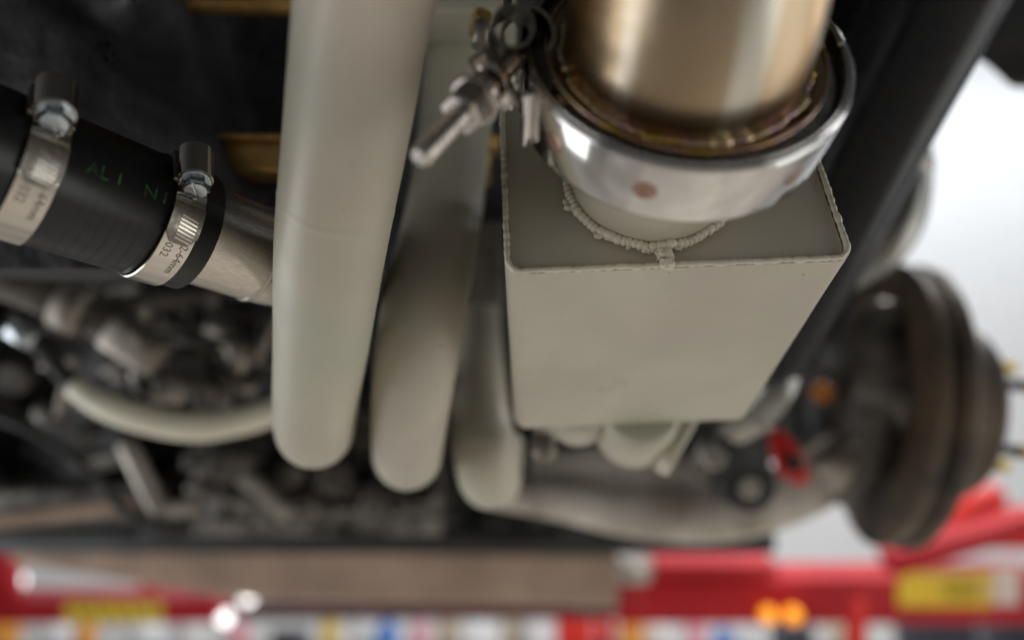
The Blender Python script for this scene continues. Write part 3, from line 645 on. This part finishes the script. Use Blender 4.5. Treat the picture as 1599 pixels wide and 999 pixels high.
for i, (xa, ya, xb, yb, w, mt) in enumerate(((165, 482, 345, 466, 0.017, CAST2), (190, 514, 350, 512, 0.007, ALLOY), (262, 558, 400, 545, 0.020, CAST2), (250, 590, 420, 592, 0.009, CAST2), (330, 486, 425, 500, 0.012, CAST2))):
    a, b = P(xa, ya, 0.70), P(xb, yb, 0.71); MB().box((a+b)/2, b-a, Y, Z, (b-a).length, w, 0.03, 0.003).build('rib', mt, root)
MB().box(P(295, 535, 0.745), X, Y, Z, 0.16, 0.095, 0.02, 0.006).build('plate', GUNK, root)
MB().tube([P(330, 515, 0.69), P(352, 522, 0.685), P(368, 545, 0.685), P(372, 575, 0.69)], [0.011, 0.012, 0.011, 0.010], 20).build('boss', ALLOY, root)
for (x, y) in ((188, 478), (335, 468), (385, 548)):
    hexprism(P(x, y, 0.683), Vector((0.1, -0.3, -1)), 0.0065, 0.006, 'bolt_head', ALLOY, root)
rnd = random.Random(4)
for k in range(44):
    x, y = 60+rnd.random()*370, 455+rnd.random()*185; a = R(rnd.choice((-28, -20, 8, 70, -62, 15))+rnd.uniform(-8, 8)); d = X*math.cos(a)+Y*math.sin(a)
    MB().box(P(x, y, 0.67+rnd.random()*0.06), d, Z.cross(d), Z, 0.02+rnd.random()*0.045, 0.003+rnd.random()*0.006, 0.012, 0.0012).build('fin', rnd.choice((CAST2, CAST2, ARM, CAST)), root)
root = thing('grey_bolt_head', 'round grey boss right above the cream hose', 'boss', P(325, 610, 0.66))
MB().lathe(P(325, 615, 0.66), Vector((0.1, -0.3, -1)), [(-0.03, 0.020), (0.0, 0.019), (0.004, 0.014)], 28, True, True).build('boss', CAST2, root)
hexprism(P(322, 612, 0.655), Vector((0.1, -0.3, -1)), 0.010, 0.006, 'hex_head', ALLOY, root)
root = thing('cream_hose', 'cream plastic hose curving along the dark engine at left', 'hose', P(270, 650, 0.62))
MB().tube([P(118, 604, 0.615), P(165, 634, 0.61), P(230, 655, 0.61), P(305, 666, 0.615), P(380, 656, 0.625), P(450, 632, 0.64), P(520, 590, 0.66)], [0.0100, 0.0115, 0.0125, 0.0128, 0.0125, 0.012, 0.012], 24).build('hose', CREAM, root)
MB().tube([P(-40, 500, 0.58), P(20, 512, 0.59), P(60, 538, 0.60), P(95, 580, 0.61), P(125, 608, 0.615)], [0.0075]*5, 16).build('black_sleeve', BLACKR, root)
MB().lathe(P(38, 520, 0.592), Vector((0.8, -0.5, 0.2)), [(-0.012, 0.0082), (-0.010, 0.0105), (0.010, 0.0105), (0.012, 0.0082)], 24, True, True).build('ferrule', ZINC, root)
rod('bent_rod', 'bent steel rod hanging below the cream hose', 'rod', [P(195, 690, 0.72), P(212, 722, 0.72), P(232, 762, 0.72), P(250, 792, 0.72), P(262, 796, 0.72), P(312, 788, 0.72)], [0.009, 0.010, 0.010, 0.010, 0.009, 0.009], ALLOY)
rod('gear_linkage', 'short grey link rod below the left end of the cream hose', 'rod', [P(120, 715, 0.74), P(160, 718, 0.74), P(205, 706, 0.73)], 0.010, CAST2)
root = thing('sump_boss', 'dark grey flanged boss left of the sump below the cream hose', 'boss', P(345, 720, 0.76))
MB().box(P(345, 716, 0.76), X, Y, Z, 0.070, 0.020, 0.035, 0.004).build('flange', CAST2, root)
MB().lathe(P(352, 728, 0.75), Vector((0.2, -0.4, -1)), [(-0.03, 0.022), (0.004, 0.020), (0.006, 0.014)], 24, True, True).build('spigot', CAST2, root)
tag(MB().box(P(360, 764, 0.78), X-Y*0.12, Y, Z, 0.085, 0.012, 0.04, 0.003).build('sump_rail', CAST2), 'narrow grey rail beside the bent steel rod', 'rail')
tag(MB().box(P(412, 770, 0.77), X-Y*0.9, Y+X*0.9, Z, 0.075, 0.016, 0.02, 0.003).build('sump_strut', ALLOY), 'slanted grey strut at the left flank of the sump', 'strut')
rod('brake_line', 'thin dark line looping under the cream hose at left', 'line', [P(-40, 640, 0.66), P(40, 668, 0.66), P(100, 705, 0.67), P(150, 745, 0.68), P(200, 800, 0.70), P(300, 828, 0.72)], 0.0045, BLACKR, 12)
rod('brass_union', 'small dark grey union at the lower left', 'union', [P(60, 640, 0.74), P(78, 648, 0.74), P(95, 660, 0.74)], [0.010, 0.013, 0.010], CAST2, 6)
for (x, y, r_, lb) in ((128, 680, 0.011, 'small grey stud head below the cream hose, left of bent rod'), (22, 590, 0.016, 'round dark plug near the left edge under the dark cable')):
    o = MB().lathe(P(x, y, 0.70), Vector((0.1, -0.2, -1)), [(-0.03, r_*0.7), (0, r_), (0.006, r_*0.8)], 20, True, True).build('stud_head', CAST2); tag(o, lb, 'stud')
root = thing('side_rail', 'dirty brown grey chassis rail at the left edge', 'rail', P(80, 785, 0.95))
MB().lump(P(60, 785, 0.95), X+Y*0.05, Y, Z, 0.34, 0.050, 0.06, 0.006, 20, 51, 6).build('beam', CAST2, root)
MB().lump(P(70, 800, 0.93), X+Y*0.12, Y, Z, 0.26, 0.018, 0.05, 0.004, 30, 52, 6).build('flange', BROWN, root)
root = thing('subframe_beam', 'dusty brown steel crossbeam across the bottom', 'beam', P(570, 890, 1.2))
m = MB(); 
def beam(x): return P(x, 892+18*((x-560)/400)**2*(-1 if x < 560 else 0.2)+10*((x-200)/750), 1.22)
rings = []
for k in range(13):
    x = 20+ (965-20)*k/12; c = beam(x); h = 0.056*(0.45+0.55*min(1, (k+0.5)/5)); 
    rings.append([c+Y*h+Z*0.02, c+Y*h*0.7-Z*0.004, c-Y*h*0.7-Z*0.004, c-Y*h+Z*0.02, c-Y*h+Z*0.10, c+Y*h+Z*0.10])
m.rings(rings, True, True, True, False); m.build('box_section', BROWN, root)
root = thing('dark_crossmember', 'black crossmember just above the brown beam', 'crossmember', P(600, 838, 1.1))
MB().box(P(560, 836, 1.12), X, Y, Z, 1.30, 0.034, 0.08, 0.006).build('rail', GUNK, root)
for x in (250, 480, 900): MB().box(P(x, 824, 1.09), X, Y, Z, 0.05, 0.030, 0.03, 0.004).build('lug', GUNK, root)

# ------------------------------------------------------------------ lift and workshop things beyond
root = thing('vehicle_lift', 'red painted lift arm with yellow warning sticker at lower right', 'lift arm', P(1290, 915, 2.0))
MB().box(P(1290, 924, 2.0), X, Y, Z, 1.20, 0.130, 0.14, 0.012).build('beam', RED, root)
MB().box(P(1110, 880, 1.93), X, Y, Z, 0.34, 0.035, 0.10, 0.008).build('slide', RED, root)
MB().box(P(1500, 842, 1.80), X+Y*0.30, Y-X*0.30, Z, 0.40, 0.055, 0.08, 0.008).build('swing_arm', RED, root)
MB().tube([P(1440, 866, 1.9), P(1510, 800, 1.9), P(1560, 770, 1.9)], [0.03]*3, 20).build('brace', REDB, root)
MB().prism([P(1420, 858, 1.96), P(1500, 752, 1.96), P(1640, 830, 1.96), P(1640, 858, 1.96)], Z*0.08, 0.006).build('gusset', REDB, root)
lab = MB().box(P(1476, 920, 1.925), X, Y, Z, 0.26, 0.092, 0.004).build('warning_sticker', YELLOW, root)
for k in range(9): MB().box(P(1478+k*9.5, 920, 1.921), X, Y, Z, 0.0035, 0.055, 0.002).build('printed_line', PALE if k > 5 else STRIPE, lab)
MB().box(P(1570, 915, 1.925), X, Y, Z, 0.075, 0.10, 0.004).build('pale_sticker', PALE, root)
MB().lathe(P(1495, 825, 1.90), Z*-1, [(-0.02, 0.024), (0.01, 0.024), (0.02, 0.015)], 24, True, True).build('highlight_dot', PALE, root)  # pale disc put in as the pinkish highlight dot on the arm
for x in (1198, 1236): MB().lathe(P(x, 957, 1.90), Z*-1, [(0, 0.020), (0.02, 0.020), (0.03, 0.012)], 24, True, True).build('amber_lamp', AMBER, root)
MB().box(P(1335, 985, 1.95), X, Y, Z, 0.045, 0.20, 0.05, 0.004).build('upright', REDB, root)
root = thing('lift_pad', 'grey lift pad on the red arm below the control arm', 'lift pad', P(990, 890, 1.7))
MB().lathe(P(985, 888, 1.7), Y, [(-0.02, 0.05), (0.02, 0.055), (0.028, 0.045)], 32, True, True).build('pad', ALLOY, root)
MB().lathe(P(985, 912, 1.7), Y, [(-0.05, 0.026), (0.02, 0.026)], 24, True, True).build('screw', RED, root)
root = thing('vehicle_lift', 'dark red lift beam with striped yellow sticker at lower left', 'lift arm', P(180, 935, 2.2))
MB().box(P(150, 944, 2.25), X+Y*0.005, Y, Z, 0.80, 0.075, 0.12, 0.01).build('beam', RED, root)
MB().box(P(-10, 900, 2.3), X, Y, Z, 0.13, 0.19, 0.10, 0.01).build('end_stop', RED, root)
lab = MB().box(P(178, 956, 2.17), X, Y, Z, 0.30, 0.062, 0.004).build('hazard_sticker', YELLOW, root)
for k in range(5):
    c = P(122+k*28, 956, 2.166); MB().prism([c+X*0.010+Y*-0.03, c+X*0.017+Y*-0.03, c+X*-0.005+Y*0.03, c+X*-0.012+Y*0.03], Z*0.002).build('hazard_stripe', STRIPE, lab)
MB().lathe(P(238, 908, 2.15), Z*-1, [(0, 0.03), (0.02, 0.03), (0.03, 0.02)], 24, True, True).build('reflector', REDB, root)

MB().box(P(620, 947, 2.5), X, Y, Z, 1.62, 0.055, 0.10, 0.008).build('cross_tube', MAROON, root)
for x, y in ((388, 931), (30, 905), (352, 962)): MB().lathe(P(x, y, 2.38), Z*-1, [(-0.012, 0.016), (0, 0.024), (0.012, 0.024), (0.020, 0.014)], 20, True, True).build('glowing_disc', WHITEGLOW, root)  # added glowing white discs, bright spots in the blur
# colourful things on the bench near the far wall
root = thing('work_bench', 'low work bench by the far wall, mostly hidden', 'bench', P(800, 1040, 4.6))
bz = P(800, 1000, 4.6)
MB().box(w2c((0.2, 4.75, 0.93)), WX, WY, WZ, 7.0, 0.6, 0.05, 0.005).build('bench_top', CAST2, root)
for x in (-3, -1, 1.2, 3.4):
    for y in (4.5, 5.0): MB().box(w2c((x, y, 0.455)), WX, WY, WZ, 0.06, 0.06, 0.90).build('leg', CAST2, root)
cols = {'white': (0.85, 0.86, 0.88), 'red': (0.8, 0.03, 0.02), 'orange': (0.85, 0.35, 0.05), 'blue': (0.06, 0.2, 0.6), 'dark grey': (0.05, 0.05, 0.07), 'yellow': (0.8, 0.55, 0.08), 'pink': (0.75, 0.35, 0.42), 'green': (0.12, 0.35, 0.08), 'beige': (0.6, 0.5, 0.38)}
PM = {k: mat(k.replace(' ', '_')+'_packaging', v, 0.35, 0, tuple(c*0.85 for c in v), 12) for k, v in cols.items()}
items = [(-250, 'dark grey', 'box', .3, .10), (40, 'orange', 'box', .26, .13), (120, 'white', 'jug', .17, .15), (188, 'orange', 'jug', .12, .17), (262, 'white', 'jug', .2, .13), (345, 'white', 'jug', .17, .22), (402, 'pink', 'jug', .15, .15), (470, 'dark grey', 'box', .2, .12),
         (537, 'yellow', 'jug', .10, .17), (578, 'white', 'jug', .13, .21), (622, 'blue', 'jug', .14, .17), (665, 'pink', 'jug', .12, .13), (705, 'beige', 'jug', .15, .22), (752, 'white', 'jug', .14, .16), (800, 'beige', 'box', .13, .19), (835, 'white', 'jug', .15, .22),
         (890, 'red', 'box', .22, .21), (938, 'red', 'jug', .12, .20), (970, 'orange', 'box', .13, .20), (1015, 'white', 'jug', .14, .17), (1060, 'pink', 'jug', .12, .19), (1105, 'blue', 'jug', .11, .14), (1142, 'white', 'jug', .14, .17), (1200, 'dark grey', 'box', .2, .13), (1283, 'beige', 'jug', .15, .17), (1400, 'dark grey', 'box', .4, .14), (1530, 'dark grey', 'box', .3, .14)]
seen = {}
for i, (px, colr, kind, wd_, ht) in enumerate(items):
    c = P(px, 975, 4.6); x = c.x; yy = 4.56+0.30*((i*7) % 5)/5; ht *= 0.82+0.36*((i*5) % 7)/7
    same = [q for q in range(len(items)) if items[q][1:3] == (colr, kind)]; n = same.index(i)
    ordn = ['first', 'second', 'third', 'fourth', 'fifth', 'sixth', 'seventh', 'eighth', 'ninth', 'tenth', 'eleventh', 'twelfth'][n]
    lab = f'the only {colr} {kind} in the blurred row on the far bench' if len(same) == 1 else f'{ordn} {colr} {kind} from the left in the blurred row on the far bench'
    g = 'packages on the far bench'
    if kind == 'box':
        r_ = thing('cardboard_box', lab, 'box', w2c((x, yy, 0.956)), g)
        MB().box(w2c((x, yy, 0.956+ht/2*1.4)), WX, WY, WZ, wd_, 0.2, ht*1.4, 0.006).build('carton', PM[colr], r_)
        MB().box(w2c((x, yy, 0.957+ht*1.4)), WX, WY, WZ, wd_*0.2, 0.19, 0.002).build('tape', PM['beige'], r_)
    else:
        r_ = thing('plastic_jug', lab, 'jug', w2c((x, yy, 0.956)), g)
        MB().lathe(w2c((x, yy, 0.956)), WZ, [(0, wd_*0.46), (0.01, wd_*0.5), (ht*1.0, wd_*0.5), (ht*1.3, wd_*0.22), (ht*1.35, wd_*0.2)], 28, True, True).build('bottle', PM[colr], r_)
        MB().lathe(w2c((x, yy, 0.956+ht*1.35)), WZ, [(0, wd_*0.22), (ht*0.2, wd_*0.22)], 20, True, True).build('cap', PM['white'], r_)
